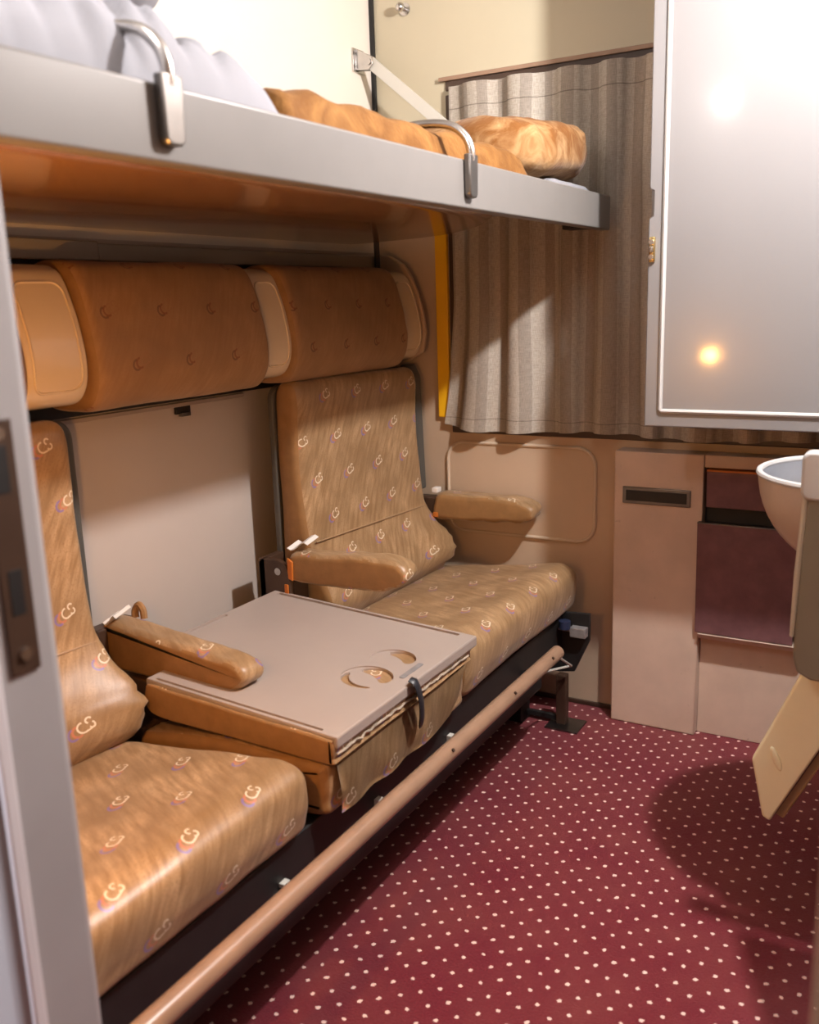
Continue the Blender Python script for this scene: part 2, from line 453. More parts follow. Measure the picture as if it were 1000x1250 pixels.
# ------------------------------------------------------------------ seats
SEAT = [(.665, .335), (.690, .375), (.695, .420), (.688, .452), (.660, .470), (.62, .472), (.55, .460), (.45, .447), (.33, .432), (.235, .415), (.215, .38), (.24, .338), (.40, .332), (.55, .331)]
BACK = [(.185, .37), (.235, .415), (.262, .47), (.245, .535), (.208, .61), (.192, .70), (.182, .82), (.182, .93), (.183, 1.0), (.172, 1.04), (.145, 1.052), (.115, 1.04), (.102, .99), (.10, .8), (.10, .6), (.105, .42), (.13, .375)]
def seat_back(par, y0, y1, seed):
    def lump(p):
        k = max(0, (p.y-(y1-.14))/.14)*max(0, 1-abs(p.z-.50)/.14)*max(0, (p.x-.12)/.12)*(1+.35*noise.noise(Vector((p.x*30, p.y*20, p.z*45))))
        return p+Vector((k*.042, k*.030, 0))+Vector((0, 0, .010*(1-(p.y-y0)/(y1-y0)) if p.z > .95 else 0))
    bk = obj('backrest', cushion(NB(), BACK, y0, y1, .028, 6, .0035, 10, 30, seed, lump), ['fabric', 'fabric_side'], par, 60)
    b = NB(); pts = []
    for k in range(26):
        y = y0+.018+(y1-y0-.036)*k/25
        pts.append((.2055, y, .643-.02*k/25))
    tube(b, pts, .0022, 6); obj('seam_piping', b, 'fabric', bk)
    return bk
def armrest(par, prof, y0, y1, seed, wr=.004):
    a = obj('armrest', cushion(NB(), prof, y0, y1, .017, 6, wr, 24, 8, seed, None, 1, .8), ['fabric', 'fabric_side'], par, 60)
    return a

ns = thing('train_seat', (.40, .91, .33), 'golden brown logo-print seat nearest the door frame, its backrest edged in grey', 'seat', 'bench seats')
obj('seat_cushion', cushion(NB(), SEAT, .64, 1.205, .035, 7, .0055, 7, 34, 3), ['fabric', 'fabric_side'], ns, 60)
seat_back(ns, .64, 1.195, 11)
b = NB(); prism(b, [(y, z) for y, z in rrect(.64, 1.262, .40, 1.045, .04)], 'x', .055, .104, .006); obj('backing_board', b, 'grey_board', ns)
ARML = [(.36, .507), (.43, .515), (.468, .532), (.474, .555), (.445, .574), (.36, .585), (.22, .597), (.11, .610), (.09, .60), (.088, .55), (.10, .508), (.22, .503)]
ar = armrest(ns, ARML, 1.288, 1.36, 2)
b = NB(); box(b, .075, .11, 1.262, 1.372, .515, .60, .004); obj('armrest_bracket', b, 'dark_brown', ns)
b = NB()
t = NB(); bmesh.ops.create_grid(t, x_segments=6, y_segments=4, size=.5)
for v in t.verts: v.co = Vector((.118+v.co.x*.04, 1.312+v.co.y*.045, .622+.012*math.sin(v.co.x*5)+.012*v.co.y))
merge(b, t); bmesh.ops.solidify(b, geom=b.faces[:], thickness=.0015); obj('torn_lining', b, 'white_paint', ar)
b = NB(); tube(b, catmull([(.118, 1.362, .60), (.116, 1.365, .615), (.125, 1.368, .628), (.136, 1.368, .618), (.14, 1.366, .60)], 5), .008, 8, flat=1); obj('fabric_loop', b, 'fabric_side', ar)

fs = thing('train_seat', (.40, 2.2, .33), 'golden brown logo-print seat beside the curtained window, with two armrests', 'seat', 'bench seats')
obj('seat_cushion', cushion(NB(), SEAT, 1.803, 2.565, .03, 7, .004, 7, 36, 31), ['fabric', 'fabric_side'], fs, 60)
seat_back(fs, 1.9, 2.525, 21)
b = NB(); prism(b, [(y, z) for y, z in rrect(1.90, 2.585, .40, 1.05, .04)], 'x', .085, .104, .006)
prism(b, [(.105, .66), (.168, .66), (.158, 1.02), (.14, 1.056), (.105, 1.056)], 'y', 2.545, 2.585, .006); obj('backing_board', b, 'grey_board', fs)
ARMM = [(.40, .566), (.47, .572), (.515, .588), (.538, .612), (.53, .636), (.49, .653), (.40, .652), (.28, .645), (.205, .640), (.19, .60), (.20, .567), (.30, .563)]
ar = armrest(fs, ARMM, 1.805, 1.876, 7)
b = NB(); prism(b, [(.105, .50), (.20, .50), (.20, .585), (.19, .61), (.165, .62), (.115, .62), (.105, .61)], 'y', 1.80, 1.816, .002)
box(b, .105, .125, 1.80, 1.88, .50, .62, .002); box(b, .125, .20, 1.816, 1.88, .50, .565, .003)
br = obj('armrest_bracket', b, 'dark_brown', fs)
obj('screw', cyl(NB(), (.168, 1.80, .592), (.168, 1.795, .592), .0095), 'steel', br)
b = NB(); box(b, .185, .197, 1.797, 1.803, .535, .56, .002); prism(b, [(.195, .575), (.21, .57), (.212, .62), (.196, .63)], 'y', 1.8, 1.806, .002); obj('tape', b, 'orange_tape', br)
b = NB(); t = NB(); bmesh.ops.create_grid(t, x_segments=6, y_segments=4, size=.5)
for v in t.verts: v.co = Vector((.212+v.co.x*.065, 1.85+v.co.y*.05, .660+.012*math.sin(v.co.x*5)+.010*v.co.y))
merge(b, t); bmesh.ops.solidify(b, geom=b.faces[:], thickness=.0015); obj('torn_lining', b, 'white_paint', ar)
ARMF = [(.40, .580), (.50, .588), (.548, .598), (.562, .618), (.552, .642), (.50, .658), (.40, .660), (.30, .660), (.24, .658), (.226, .625), (.232, .582), (.30, .577)]
ar = armrest(fs, ARMF, 2.515, 2.60, 17, .006)
b = NB(); box(b, .10, .24, 2.53, 2.57, .59, .645, .006); obj('armrest_bracket', b, 'dark_brown', fs)
b = NB(); box(b, .228, .245, 2.51, 2.522, .585, .60, .002); obj('tape', b, 'orange_tape', ar)
b = NB(); box(b, .215, .235, 2.53, 2.56, .658, .674, .003); obj('lock_tab', b, 'white_paint', ar)

# middle seat: backrest folded down, table on its back
ms = thing('table_seat', (.42, 1.5, .33), 'middle seat with its backrest folded down into a beige plastic table', 'seat', 'bench seats')
MID = [(.672, .338), (.698, .375), (.70, .42), (.685, .446), (.60, .446), (.45, .442), (.30, .425), (.24, .41), (.23, .37), (.25, .338), (.45, .332)]
obj('seat_cushion', cushion(NB(), MID, 1.232, 1.785, .02, 7, .003, 8, 28, 41, None, 1, .55), ['fabric', 'fabric_side'], ms, 60)
b = NB(); box(b, .11, .262, 1.285, 1.785, .40, .500, .006); box(b, .02, .24, 1.24, 1.785, .34, .42, .006); obj('dark_gap_filler', b, 'dark_brown', ms)  # dark filler added to imitate the black gap behind the folded backrest
FOLD = [(.69, .448), (.712, .462), (.713, .490), (.69, .498), (.5, .509), (.33, .520), (.275, .523), (.262, .51), (.262, .475), (.30, .456), (.45, .452)]
fb = obj('folded_backrest', cushion(NB(), FOLD, 1.234, 1.79, .007, 6, .002, 10, 26, 51, None, 1, .5), ['fabric', 'fabric_side'], ms, 60)
b = NB(); pts = [(.7165+.004*noise.noise(Vector((0, k*.6, 0))), 1.245+.525*k/60, .468+.004*noise.noise(Vector((3, k*.5, 0)))) for k in range(61)]
tube(b, pts, [.0022+.0025*abs(noise.noise(Vector((7, k*.9, 0)))) for k in range(61)], 6); obj('frayed_piping', b, 'frayed', fb)
# cover skirt hanging in front of the middle cushion
b = NB(); t = NB(); nx, nz = 30, 8; uvl = t.loops.layers.uv.verify(); g = []
for i in range(nx+1):
    row = []
    for k in range(nz+1):
        u = i/nx; w = k/nz
        y = 1.255+.51*u; drop = .105*(1-max(0, (u-.72)/.28)**2.2)
        z = .452-drop*w
        x = .706+.010*math.sin(w*2.2)+.004*math.sin(u*23)*w+.003*noise.noise(Vector((y*20, z*20, 0)))
        row.append(t.verts.new((x, y, z)))
    g.append(row)
for i in range(nx):
    for k in range(nz):
        f = t.faces.new((g[i][k], g[i+1][k], g[i+1][k+1], g[i][k+1]))
        for l in f.loops: l[uvl].uv = (l.vert.co.y, l.vert.co.z)
bmesh.ops.solidify(t, geom=t.faces[:], thickness=.003)
merge(b, t); obj('cover_skirt', b, 'fabric', ms, 60)
# table tray with cup wells and pen grooves
slope = lambda p: Vector((p.x, p.y, p.z-(p.x-.14)*.062))
def bake(bm_base, cutters, mat):
    me = bpy.data.meshes.new('t'); bm_base.to_mesh(me); bm_base.free(); o = bpy.data.objects.new('t', me); C.objects.link(o)
    cs = []
    for c in cutters:
        mc = bpy.data.meshes.new('c'); c.to_mesh(mc); c.free(); oc = bpy.data.objects.new('c', mc); C.objects.link(oc); cs.append(oc)
        md = o.modifiers.new('b', 'BOOLEAN'); md.operation = 'DIFFERENCE'; md.object = oc; md.solver = 'EXACT'
    dg = bpy.context.evaluated_depsgraph_get(); out = bmesh.new(); out.from_object(o, dg)
    for x in [o]+cs:
        d = x.data; bpy.data.objects.remove(x); bpy.data.meshes.remove(d)
    return out
zt = .540
base = NB(); prism(base, [(.15, 1.806), (.722, 1.806), (.722, 1.240), (.262, 1.240), (.262, 1.345), (.15, 1.345)], 'z', zt-.024, zt, .004)
cut = []
def sector(cx, cy, r0, r1, a0, a1, n=20):
    o_, i_ = [], []
    for k in range(n+1):
        a = math.radians(a0+(a1-a0)*k/n); w_ = math.sin(math.pi*k/n)**.45
        rm = (r0+r1)/2; h = (r1-r0)/2*w_+.0006
        o_.append((cx+(rm+h)*math.cos(a), cy+(rm+h)*math.sin(a))); i_.append((cx+(rm-h)*math.cos(a), cy+(rm-h)*math.sin(a)))
    return o_+i_[::-1]
for cx, cy, rr, dp in ((.628, 1.592, .049, .003), (.630, 1.484, .054, .0031)):
    t = NB(); prism(t, [(cx+rr*math.cos(a*math.pi/24), cy+rr*math.sin(a*math.pi/24)) for a in range(48)], 'z', zt-dp, zt+.02); cut.append(t)
for sc_ in ((.628, 1.592, .014, .049, -8, 138), (.630, 1.484, .016, .054, -8, 138), (.630, 1.484, .036, .054, 175, 310)):
    t = NB(); prism(t, sector(*sc_), 'z', zt-.0205, zt+.02); cut.append(t)
for (a, c, e, f) in ((.17, .685, 1.782, 1.794), (.28, .685, 1.247, 1.254), (.160, .170, 1.365, 1.60)):
    t = NB(); prism(t, rrect(a, c, e, f, .0035), 'z', zt-.006, zt+.02); cut.append(t)
tr = bake(base, cut, 'tray')
for v in tr.verts: v.co = slope(v.co)
tr_o = obj('table_top', tr, 'tray', ms, 35)
b = NB(); prism(b, rrect(.686, .698, 1.515, 1.60, .004), 'z', zt-.002, zt+.0015, .0005)
for v in b.verts: v.co = slope(v.co)
obj('latch_strip', b, 'tray_grey', tr_o)
b = NB(); pts = catmull([(.722, 1.50, .515), (.735, 1.502, .506), (.742, 1.507, .47), (.74, 1.512, .43), (.733, 1.52, .414), (.729, 1.53, .43), (.728, 1.528, .47), (.724, 1.52, .505)], 6)
tube(b, pts, .0115, 8, flat=.35); obj('pull_strap', b, 'strap_black', tr_o)

# ------------------------------------------------------------------ headrests and lamps
HEAD = [(.11, 1.055), (.165, 1.063), (.195, 1.097), (.204, 1.145), (.196, 1.205), (.180, 1.27), (.160, 1.318), (.135, 1.342), (.09, 1.348), (.045, 1.344), (.030, 1.32), (.029, 1.2), (.030, 1.09), (.05, 1.06)]
hl = ['brown logo-print headrest bolster at the left edge, behind the door jamb', 'long brown logo-print headrest bolster above the bare wall and table', 'brown logo-print headrest bolster above the window seat']
for (y0, y1), lab, sd in (((.64, 1.105), hl[0], 1), ((1.255, 1.786), hl[1], 2), ((1.889, 2.446), hl[2], 3)):
    h = thing('headrest', (.1, (y0+y1)/2, 1.058), lab, 'headrest', 'headrests along the wall')
    obj('bolster', cushion(NB(), HEAD, y0, y1, .022, 6, .003, 10, 24, sd), ['fabric_head', 'fabric_side'], h, 60)
LAMP = [(.10, 1.071), (.150, 1.080), (.176, 1.110), (.184, 1.155), (.177, 1.21), (.162, 1.265), (.140, 1.315), (.115, 1.334), (.08, 1.340), (.045, 1.336), (.031, 1.31), (.0305, 1.2), (.031, 1.10), (.05, 1.074)]
LL = catmull([(p[0], p[1], 0) for p in LAMP], 8, True)
front = [p for p in LL if p.x > .078 and True]
# front run from bottom to top, by height
front = sorted([(p.y, p.x) for p in LL if p.x > .08])
def fx(z):
    for (a, b_), (c, d) in zip(front, front[1:]):
        if a <= z <= c: return b_+(d-b_)*(z-a)/max(1e-6, c-a)
    return front[0][1] if z < front[0][0] else front[-1][1]
for (y0, y1), lab in (((1.108, 1.252), 'cream reading lamp panel left of the long brown headrest, glowing orange'), ((1.780, 1.895), 'cream reading lamp panel between the two brown headrests'), ((2.442, 2.560), 'cream reading lamp panel at the window end of the headrests')):
    l = thing('reading_lamp', (.09, (y0+y1)/2, 1.072), lab, 'lamp', 'reading lamps between the headrests')
    obj('housing', cushion(NB(), LAMP, y0, y1, .010, 8, 0, 9, 6, 0, None, 0), ['lamp_cream'], l, 60)
    b = NB(); r = rrect(y0+.018, y1-.018, 1.105, 1.305, .022, 6)
    pts = []
    for i in range(len(r)):
        a, c = r[i], r[(i+1) % len(r)]; n = max(1, int(math.hypot(c[0]-a[0], c[1]-a[1])/.012))
        for k in range(n): pts.append((a[0]+(c[0]-a[0])*k/n, a[1]+(c[1]-a[1])*k/n))
    tube(b, [(fx(z)+.0005, y, z) for y, z in pts], .0026, 6, True)
    obj('lens_bead', b, 'lamp_cream', l, 60)
b = NB(); prism(b, [(.0305, 1.055), (.13, 1.066), (.180, 1.095), (.192, 1.155), (.184, 1.215), (.168, 1.27), (.146, 1.322), (.12, 1.36), (.07, 1.388), (.0305, 1.392)], 'y', 2.563, 2.575, .003)
o = obj('headrest_end_cap', b, 'wall_beige'); tag(o, 'brown rounded end board closing the headrest row by the window', 'end board')
b = NB(); box(b, .046, .052, 2.512, 2.538, 1.345, 1.43, .002)
o = obj('strap', b, 'strap_black'); tag(o, 'short black strap hanging between the upper berth and the far headrest', 'strap')
# wall socket
ws = thing('wall_socket', (.0, 1.675, 1.0), 'small dark metal catch on the wall under the long headrest', 'catch')
obj('plate', box(NB(), .0005, .010, 1.652, 1.70, 1.002, 1.024, .002), 'black', ws)
obj('tongue', box(NB(), .004, .018, 1.662, 1.692, .996, 1.006, .002), 'steel_dark', ws)

# ------------------------------------------------------------------ upper berth
ub = thing('upper_berth', (.4, 1.56, 1.41), 'grey-edged fold-down upper berth with bedding above the seats', 'bunk')
obj('bed_board', box(NB(), .012, .765, .62, 2.556, 1.478, 1.498, .002), 'berth_grey', ub)
obj('front_edge', box(NB(), .762, .792, .62, 2.50, 1.416, 1.503, .004, 3), 'berth_grey', ub)
def corner(inset, z):
    pts = [(.02+.0, .62), (.752-inset, .62), (.752-inset, 1.55)]
    pts += [tuple(p[:2]) for p in catmull([(.752-inset, 1.62, 0), (.735-inset, 1.85, 0), (.66-inset, 2.07, 0), (.50-inset, 2.27, 0), (.28, 2.42-inset, 0), (.10, 2.475-inset, 0)], 6)]
    pts += [(.02, 2.48-inset)]
    return [(x, y, z) for x, y in pts]
b = NB(); lv = [corner(i, z) for i, z in ((0, 1.477), (.002, 1.455), (.012, 1.435), (.030, 1.424), (.055, 1.420))]
vv = [[b.verts.new(p) for p in l] for l in lv]; n = len(vv[0])
for a, c in zip(vv, vv[1:]):
    for i in range(n): b.faces.new((a[i], a[(i+1) % n], c[(i+1) % n], c[i]))
b.faces.new(vv[-1]); b.faces.new(vv[0][::-1]); bmesh.ops.recalc_face_normals(b, faces=b.faces)
obj('end_bracket', box(NB(), .66, .758, 2.492, 2.556, 1.425, 1.477, .003), 'black', ub)  # pin bracket, added to block light leaking past the berth end
obj('underside_pan', b, 'berth_under', ub, 50)
for y, e in ((.868, 0), (1.655, 0)):
    b = NB(); tube(b, catmull([(.799, y, 1.50), (.7985, y, 1.522), (.788, y, 1.545), (.762, y, 1.565), (.72, y, 1.574), (.665, y, 1.574), (.635, y, 1.562), (.628, y, 1.53), (.628, y, 1.50)], 6), .0082, 12)
    g = obj('guard_hook', b, 'steel', ub)
    b = NB(); prism(b, [(y-.016, 1.440), (y-.010, 1.434), (y+.010, 1.434), (y+.016, 1.440), (y+.018, 1.512), (y-.018, 1.512)], 'x', .7925, .806, .003); obj('hook_plate', b, 'steel_dark', g)
st = thing('berth_stay', (.01, 2.5, 1.94), 'pale flat stay bar slanting from a wall bracket down to the upper berth', 'stay')
b = NB(); box(b, .0005, .006, 2.503, 2.563, 1.915, 1.98, .001); prism(b, [(.006, 1.92), (.05, 1.915), (.066, 1.93), (.062, 1.95), (.006, 1.978)], 'y', 2.516, 2.520, .001); prism(b, [(.006, 1.92), (.05, 1.915), (.066, 1.93), (.062, 1.95), (.006, 1.978)], 'y', 2.536, 2.540, .001)
brk = obj('bracket', b, 'steel', st)
obj('pivot', cyl(NB(), (.05, 2.512, 1.937), (.05, 2.544, 1.937), .009), 'steel', brk)
for z0 in (1.93, 1.965): obj('rivet', cyl(NB(), (.006, 2.510, z0), (.0075, 2.510, z0), .005, 10), 'steel_dark', brk)
b = NB(); dx, dz = .53-.05, 1.535-1.937; L_ = math.hypot(dx, dz); nx, nz = -dz/L_*.0165, dx/L_*.0165
prism(b, [(.05+nx, 1.937+nz), (.53+nx, 1.535+nz), (.53-nx, 1.535-nz), (.05-nx, 1.937-nz)], 'y', 2.5235, 2.5315, .001); obj('bar', b, 'pale_strap', st)
b = NB(); cyl(b, (.12, D-.004, 2.088), (.12, D-.001, 2.088), .018); cyl(b, (.12, D-.028, 2.088), (.12, D-.004, 2.088), .007); bmesh.ops.create_uvsphere(b, u_segments=16, v_segments=10, radius=.013, matrix=Matrix.Translation((.12, D-.03, 2.088)))
o = obj('coat_hook', b, 'steel'); tag(o, 'small round chrome coat hook high on the cream wall', 'hook')

# bedding
def sheet_mesh(x0, x1, y0, y1, zf, nx=46, ny=60, z0=1.499, fold=None):
    b = NB(); top = []
    for i in range(nx+1):
        row = []
        for k in range(ny+1):
            u, v = i/nx, k/ny; x = x0+(x1-x0)*u; y = y0+(y1-y0)*v
            e = min(u, 1-u)*(x1-x0); f = min(v, 1-v)*(y1-y0)
            ew = fold(x, y) if fold else .05
            fall = math.sqrt(max(0, 1-(1-min(1, e/ew))**2))*math.sqrt(max(0, 1-(1-min(1, f/.03))**2))
            row.append(b.verts.new((x, y, z0+.004+zf(x, y)*fall)))
        top.append(row)
    for i in range(nx):
        for k in range(ny): b.faces.new((top[i][k], top[i+1][k], top[i+1][k+1], top[i][k+1]))
    bd = [e for e in b.edges if len(e.link_faces) == 1]
    r = bmesh.ops.extrude_edge_only(b, edges=bd)
    for v in [q for q in r['geom'] if isinstance(q, bmesh.types.BMVert)]: v.co.z = z0
    bmesh.ops.holes_fill(b, edges=[e for e in b.edges if len(e.link_faces) == 1], sides=0)
    bmesh.ops.recalc_face_normals(b, faces=b.faces)
    return b
def ridged(v): return 1-abs(noise.noise(v))*2
def zf1(x, y):
    h = .070+.06*max(0, min(1, (1.08-y)/.22))*max(0, min(1, (.76-x)/.16+.25))
    h += 0.022*ridged(Vector((x*4+y*2, y*8-x*3, 0)))+.014*ridged(Vector((x*9, y*15-x*6, 3)))
    t_ = y+.45*(x-.75)+.02*noise.noise(Vector((x*6, y*6, 9)))
    for c0, wd, dp in ((.69, .012, .018), (.745, .010, .014), (.80, .014, .022), (.865, .010, .016), (.91, .012, .02), (.975, .010, .016), (1.03, .013, .018)):
        h -= dp*math.exp(-((t_-c0)/wd)**2)
    return h*max(.25, min(1, (1.15-y)/.10+.3))
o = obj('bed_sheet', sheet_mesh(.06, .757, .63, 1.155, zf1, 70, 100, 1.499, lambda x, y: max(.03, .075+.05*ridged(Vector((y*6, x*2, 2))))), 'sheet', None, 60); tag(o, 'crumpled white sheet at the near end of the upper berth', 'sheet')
def zf2(x, y):
    s = (y*.9-x*.35)*30
    return .062+.006*math.sin(s+3*noise.noise(Vector((x*4, y*4, 0))))*(.4+.6*noise.noise(Vector((y*3, 0, 0))))+.008*noise.noise(Vector((x*10, y*7, 4)))+.007*ridged(Vector((x*5+y*3, y*9, 8)))
o = obj('blanket', sheet_mesh(.05, .752, 1.16, 2.06, zf2, 40, 90), 'blanket', None, 60); tag(o, 'mustard brown blanket spread flat along the upper berth', 'blanket')
def superq(cx, cy, cz, a, b_, c, e1, e2, fn=None, nu=72, nv=36):
    bm = NB(); vs = []
    sp_ = lambda w, e: math.copysign(abs(w)**e, w)
    for j in range(nv+1):
        ph = -math.pi/2+math.pi*j/nv; row = []
        for i in range(nu):
            th = 2*math.pi*i/nu
            p = Vector((a*sp_(math.cos(ph), e1)*sp_(math.cos(th), e2), b_*sp_(math.cos(ph), e1)*sp_(math.sin(th), e2), c*sp_(math.sin(ph), e1)))
            if fn: p = fn(p)
            row.append(bm.verts.new(p+Vector((cx, cy, cz))))
        vs.append(row)
    for j in range(nv):
        for i in range(nu): bm.faces.new((vs[j][i], vs[j][(i+1) % nu], vs[j+1][(i+1) % nu], vs[j+1][i]))
    bmesh.ops.remove_doubles(bm, verts=bm.verts, dist=1e-5); bmesh.ops.recalc_face_normals(bm, faces=bm.faces)
    return bm
def rollfn(p):
    q = p.copy(); k = noise.noise(Vector((p.x*8, p.y*9, p.z*6)))*.012+noise.noise(Vector((p.x*22, p.y*16, p.z*9)))*.005
    q += p.normalized()*k
    q += p.normalized()*.008*(1-abs(noise.noise(Vector((p.x*7+p.y*5, p.y*13, p.z*5))))*2.2)
    # folded layers showing at the window end and along the front
    if p.y > .12: q.y += .010*math.cos(p.z*70)
    q.z += .012*math.sin((p.y+.1)*6)
    return q
o = obj('rolled_blanket', superq(.482, 2.272, 1.594, .275, .238, .078, .55, .45, rollfn, 96, 44), 'blanket_roll', None, 60); tag(o, 'bright orange-gold blanket rolled up at the window end of the berth', 'blanket')
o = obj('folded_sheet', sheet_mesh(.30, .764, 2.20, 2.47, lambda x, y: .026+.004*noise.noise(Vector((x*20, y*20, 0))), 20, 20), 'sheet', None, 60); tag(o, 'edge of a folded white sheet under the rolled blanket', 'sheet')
def pilfn(p):
    r = max(abs(p.x)/.21, abs(p.y)/.26)
    q = p.copy(); q.z *= (1-.55*r**4); q.z += .014*ridged(Vector((p.x*7, p.y*9+p.x*4, 0))); q += Vector((0, .014*noise.noise(Vector((p.z*20, p.x*12, 3))), 0)); return q
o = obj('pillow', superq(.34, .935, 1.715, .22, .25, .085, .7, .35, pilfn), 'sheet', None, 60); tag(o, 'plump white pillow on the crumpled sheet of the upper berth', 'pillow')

# ------------------------------------------------------------------ curtain
b = NB(); uvl = b.loops.layers.uv.verify(); nx, nz = 300, 60; g = []
for i in range(nx+1):
    u = i/nx; row = []; s = u*1.30
    for k in range(nz+1):
        w = k/nz; z = 1.852-w*(.996+.006*math.sin(s*9))
        x = .272+s*.875
        ph = (s+.035*noise.noise(Vector((s*6, 1.7, 0))))/.148*2*math.pi
        sh = math.sin(ph+.8*noise.noise(Vector((s*3, w*1.2, 0)))); sh = math.copysign(abs(sh)**.6, sh)
        y = 2.584+.019*sh*(.75+.35*w)+.004*noise.noise(Vector((s*12, w*3, 2)))
        x += .008*math.sin(ph*.5)*w - .045*max(0, (w-.6)/.4)**1.5*max(0, 1-s/.25) - .004*noise.noise(Vector((s*8, w*5, 5)))
        if s < .3: z += .012*w*max(0, (.10-s)/.10)
        row.append((b.verts.new((x, y, z)), (s, z-.86)))
    g.append(row)
for i in range(nx):
    for k in range(nz):
        q = (g[i][k], g[i+1][k], g[i+1][k+1], g[i][k+1]); f = b.faces.new([a for a, _ in q])
        for l, (_, uv_) in zip(f.loops, q): l[uvl].uv = uv_
bmesh.ops.recalc_face_normals(b, faces=b.faces)
bmesh.ops.solidify(b, geom=b.faces[:], thickness=.002)
cu = obj('curtain', b, 'curtain', None, 60); tag(cu, 'grey-brown striped pleated curtain drawn across the window', 'curtain')

# ------------------------------------------------------------------ heater cover, bin, drawer
hc = thing('heater_cover', (1.15, 2.58, 0), 'scuffed beige metal heater cover below the curtain', 'heater cover')
obj('front_panel', box(NB(), .80, 1.048, 2.548, D-.001, .0005, .82, .004), 'heater', hc)
b = NB(); box(b, 1.048, W-.002, 2.578, D-.001, .0005, .315, .002); box(b, 1.048, W-.002, 2.552, D-.001, .785, .82, .003); box(b, 1.33, W-.002, 2.556, D-.001, .315, .785, .002)
obj('side_panel', b, 'heater', hc)
obj('recess', box(NB(), 1.048, 1.33, 2.585, D-.001, .315, .785), 'black', hc)
b = NB(); prism(b, [(2.545, .300), (2.584, .300), (2.584, .318), (2.528, .318)], 'x', 1.05, 1.325, .002); obj('ledge', b, 'heater', hc)
b = NB(); box(b, .826, 1.016, 2.542, 2.5475, .672, .720, .002); vt = obj('vent_frame', b, 'steel_dark', hc)
obj('vent_slot', box(NB(), .836, 1.006, 2.5405, 2.5425, .681, .711, .001), 'black', vt)
bn = thing('waste_bin', (1.17, 2.56, .32), 'dark burgundy tilting waste bin set low in the heater cover', 'bin')
b = NB(); prism(b, [(2.534, .32), (2.552, .32), (2.535, .637), (2.517, .637)], 'x', 1.042, 1.298, .002); obj('front', b, 'burgundy', bn)
obj('edge_strip', box(NB(), 1.042, 1.298, 2.514, 2.534, .6372, .6405, .001), 'steel_dark', bn)
obj('bin_body', box(NB(), 1.06, 1.28, 2.545, 2.583, .325, .60, .002), 'black', bn)
dw = thing('flap_drawer', (1.19, 2.56, .675), 'narrow burgundy flap above the waste bin', 'flap')
b = NB(); prism(b, [(2.553, .676), (2.575, .676), (2.575, .776), (2.545, .776), (2.545, .770)], 'x', 1.056, 1.325, .002); obj('front', b, 'burgundy', dw)
obj('edge_strip', box(NB(), 1.056, 1.325, 2.543, 2.575, .7762, .7815, .001), 'orange_tape', dw)

# ------------------------------------------------------------------ open cabinet door on the right
cd = thing('cabinet_door', (1.35, 2.265, .934), 'large white lacquered cabinet door standing open beside the curtain', 'cabinet door')
t = NB()
poly = [(.966, .934), (W-.004, .934), (W-.004, 2.28), (.966, 2.28), (.966, 1.486), (.976, 1.480), (.976, 1.425), (.966, 1.419)]
b = NB(); prism(b, poly, 'y', 2.250, 2.262, .003); box(b, .968, W-.004, 2.26, 2.281, .934, 2.28, .003); obj('door_leaf', b, 'door_white', cd)
b = NB(); tube(b, [(1.004, 2.249, 2.27), (1.004, 2.249, .976), (1.008, 2.249, .972), (W-.01, 2.249, .972)], .0058, 8); obj('bead', b, 'bead_white', cd)
b = NB(); box(b, .970, .984, 2.241, 2.2505, 1.320, 1.378, .003); la = obj('latch', b, 'brass', cd)
b = NB(); cyl(b, (.977, 2.241, 1.366), (.977, 2.235, 1.366), .006, 12); cyl(b, (.977, 2.241, 1.332), (.977, 2.233, 1.332), .006, 12); box(b, .973, .981, 2.233, 2.242, 1.342, 1.356, .002); obj('latch_bolt', b, 'steel', la)
b = NB(); cyl(b, (W-.008, 2.245, 1.15), (W-.008, 2.245, 1.25), .007, 12); obj('hinge', b, 'steel', cd)

# ------------------------------------------------------------------ washbasin and things under it
BX, BY, BZ, BR = 1.485, 1.955, .900, .200
wb = thing('washbasin', (BX, BY, BZ-.2), 'round steel-lined washbasin with a tan bowl hung from the right wall', 'basin')
def bowl(prof, seg=64):
    bm = NB(); rings = [[bm.verts.new((BX+r*math.cos(2*math.pi*k/seg), BY+r*math.sin(2*math.pi*k/seg), z)) for k in range(seg)] for r, z in prof]
    for a, c in zip(rings, rings[1:]):
        for k in range(seg): bm.faces.new((a[k], a[(k+1) % seg], c[(k+1) % seg], c[k]))
    return bm, rings
outp = [(.001, BZ-.195)]+[(BR*math.sin(a)*.985, BZ-.195*math.cos(a)) for a in [math.pi/2*k/14 for k in range(1, 14)]]+[(BR*.99, BZ-.004)]
bm, _ = bowl(outp); bmesh.ops.recalc_face_normals(bm, faces=bm.faces); obj('bowl', bm, 'basin_out', wb, 60)
inp = [(BR*.95, BZ-.004)]+[(BR*.95*math.sin(a), BZ-.004-.17*math.cos(a)) for a in [math.pi/2*k/14 for k in range(13, 0, -1)]]+[(.001, BZ-.174)]
bm, _ = bowl(inp); bmesh.ops.recalc_face_normals(bm, faces=bm.faces); bmesh.ops.reverse_faces(bm, faces=bm.faces); obj('lining', bm, 'basin_in', wb, 60)
b = NB(); tube(b, [(BX+BR*.975*math.cos(a*math.pi/32), BY+BR*.975*math.sin(a*math.pi/32), BZ) for a in range(64)], .0065, 8, True); obj('rim', b, 'bead_white', wb)
b = NB(); prism(b, [(1.44, 1.715), (1.50, 1.56), (1.60, 1.42), (W-.001, 1.34), (W-.001, 1.715)], 'z', BZ-.05, BZ-.02, .004); obj('unseen_shadow_counter', b, 'basin_out', wb)  # unseen counter, added to extend the basin shadow across the carpet
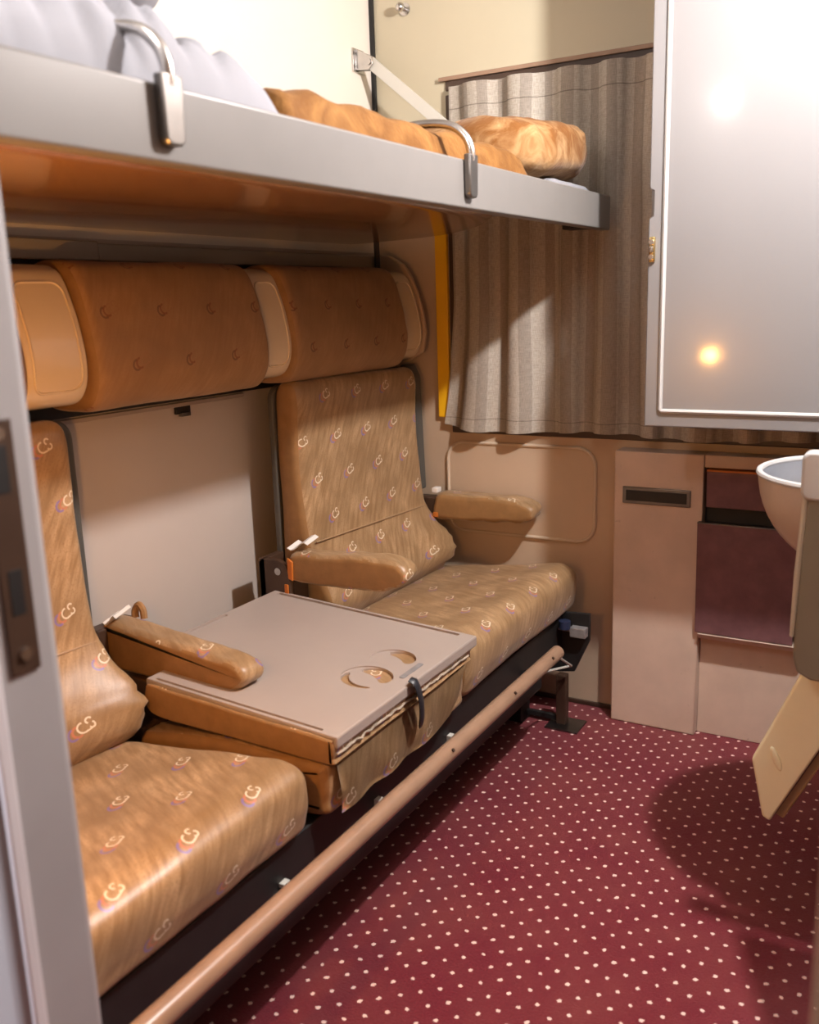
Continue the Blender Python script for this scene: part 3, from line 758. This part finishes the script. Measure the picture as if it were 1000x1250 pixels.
obj('wall_bracket', box(NB(), 1.64, W-.001, BY-.06, BY+.06, BZ-.14, BZ-.02, .01), 'basin_out', wb)

hp = thing('upright_flap', (1.45, 1.70, .56), 'olive-grey upright panel with a pale edge in front of the washbasin', 'panel')
b = NB(); poly = [(1.405, .898), (1.398, .672), (1.398, .592), (1.406, .564), (1.429, .552), (1.554, .548), (1.554, .898)]
prism(b, poly, 'y', 1.733, 1.752, .005, seg=3); pp = obj('panel', b, 'olive', hp)
b = NB(); tube(b, [(1.403, 1.735, .893), (1.3975, 1.735, .752), (1.394, 1.735, .632)], [.005, .006, .004], 8); obj('edge_strip', b, 'pale_olive', pp)
b = NB(); prism(b, rrect(1.395, 1.60, .888, .975, .016), 'y', 1.722, 1.752, .006, seg=3); obj('top_housing', b, 'bead_white', hp)
obj('wall_arm', box(NB(), 1.55, W-.001, 1.733, 1.752, .70, .88, .004), 'olive', hp)

fsx = thing('folding_step', (1.45, 1.8, .2), 'cream plastic slab with an angled tip slanting under the washbasin', 'slab')
A = [(1.327, .344), (1.352, .225), (1.367, .217), (1.505, .51), (1.60, .71), (1.52, .735), (1.41, .545)]
b = NB(); prism(b, A, 'y', 1.795, 1.815, .005, seg=3)
sb = obj('top_shell', b, 'cream_plastic', fsx)
b = NB(); prism(b, [(x+.022, z-.002) for x, z in A], 'y', 1.820, 1.838, .004, seg=2); obj('lower_shell', b, 'tan_edge', fsx)
b = NB(); prism(b, [(x*.985+.026, z*.97+.012) for x, z in A], 'y', 1.812, 1.822); obj('seam', b, 'dark_brown', fsx)
b = NB(); bmesh.ops.create_uvsphere(b, u_segments=20, v_segments=12, radius=1, matrix=Matrix.Translation((1.372, 1.795, .355)) @ Matrix.Rotation(math.radians(-22), 4, 'Y') @ Matrix.Diagonal((.0075, .004, .026, 1)))
obj('finger_dimple', b, 'cream_plastic', sb, 60)
obj('wall_hinge', box(NB(), 1.58, W-.001, 1.798, 1.836, .64, .71, .004), 'steel_dark', fsx)

# ------------------------------------------------------------------ lights the compartment has
def lamp(name, loc, power, col, rad):
    l = bpy.data.lights.new(name, 'POINT'); l.energy = power; l.color = col; l.shadow_soft_size = rad
    o = bpy.data.objects.new(name, l); C.objects.link(o); o.location = loc; return o
lamp('washbasin_light', (1.60, 1.69, 2.06), 122, (1, .965, .96), .03)
lamp('lower_reading_light', (.762, .628, 1.00), 10.0, (1, .43, .09), .022)
lamp('upper_reading_light', (.785, .63, 1.95), 9.0, (1, .92, .86), .022)
lamp('corridor_light', (.35, -.35, 1.7), 130.0, (.95, .94, 1), .10)
w = bpy.data.worlds.new('corridor_ambience'); SC.world = w; w.use_nodes = True
w.node_tree.nodes['Background'].inputs[0].default_value = (.9, .92, 1, 1); w.node_tree.nodes['Background'].inputs[1].default_value = .05

# ------------------------------------------------------------------ camera
yaw, pitch, roll, fpx = math.radians(-30.25675805), math.radians(-12.72844383), math.radians(-1.84894481), 1139.916
f = Vector((math.sin(yaw)*math.cos(pitch), math.cos(yaw)*math.cos(pitch), math.sin(pitch)))
r = Vector((math.cos(yaw), -math.sin(yaw), 0)); u = r.cross(f)
c_, s_ = math.cos(roll), math.sin(roll); r2 = c_*r+s_*u; u2 = -s_*r+c_*u
cam = bpy.data.cameras.new('camera'); co = bpy.data.objects.new('camera', cam); C.objects.link(co)
m = Matrix((r2, u2, -f)).transposed().to_4x4(); m.translation = (1.60806, 0, 1.25); co.matrix_world = m
cam.sensor_fit = 'HORIZONTAL'; cam.sensor_width = 36; cam.lens = 36*fpx/1000; cam.clip_start = .02
cam.dof.use_dof = True; cam.dof.focus_distance = 2.35; cam.dof.aperture_fstop = 4.5
SC.camera = co
vs = SC.view_settings; vs.view_transform = 'Standard'; vs.look = 'None'; vs.gamma = 1; vs.exposure = .12; vs.use_curve_mapping = False
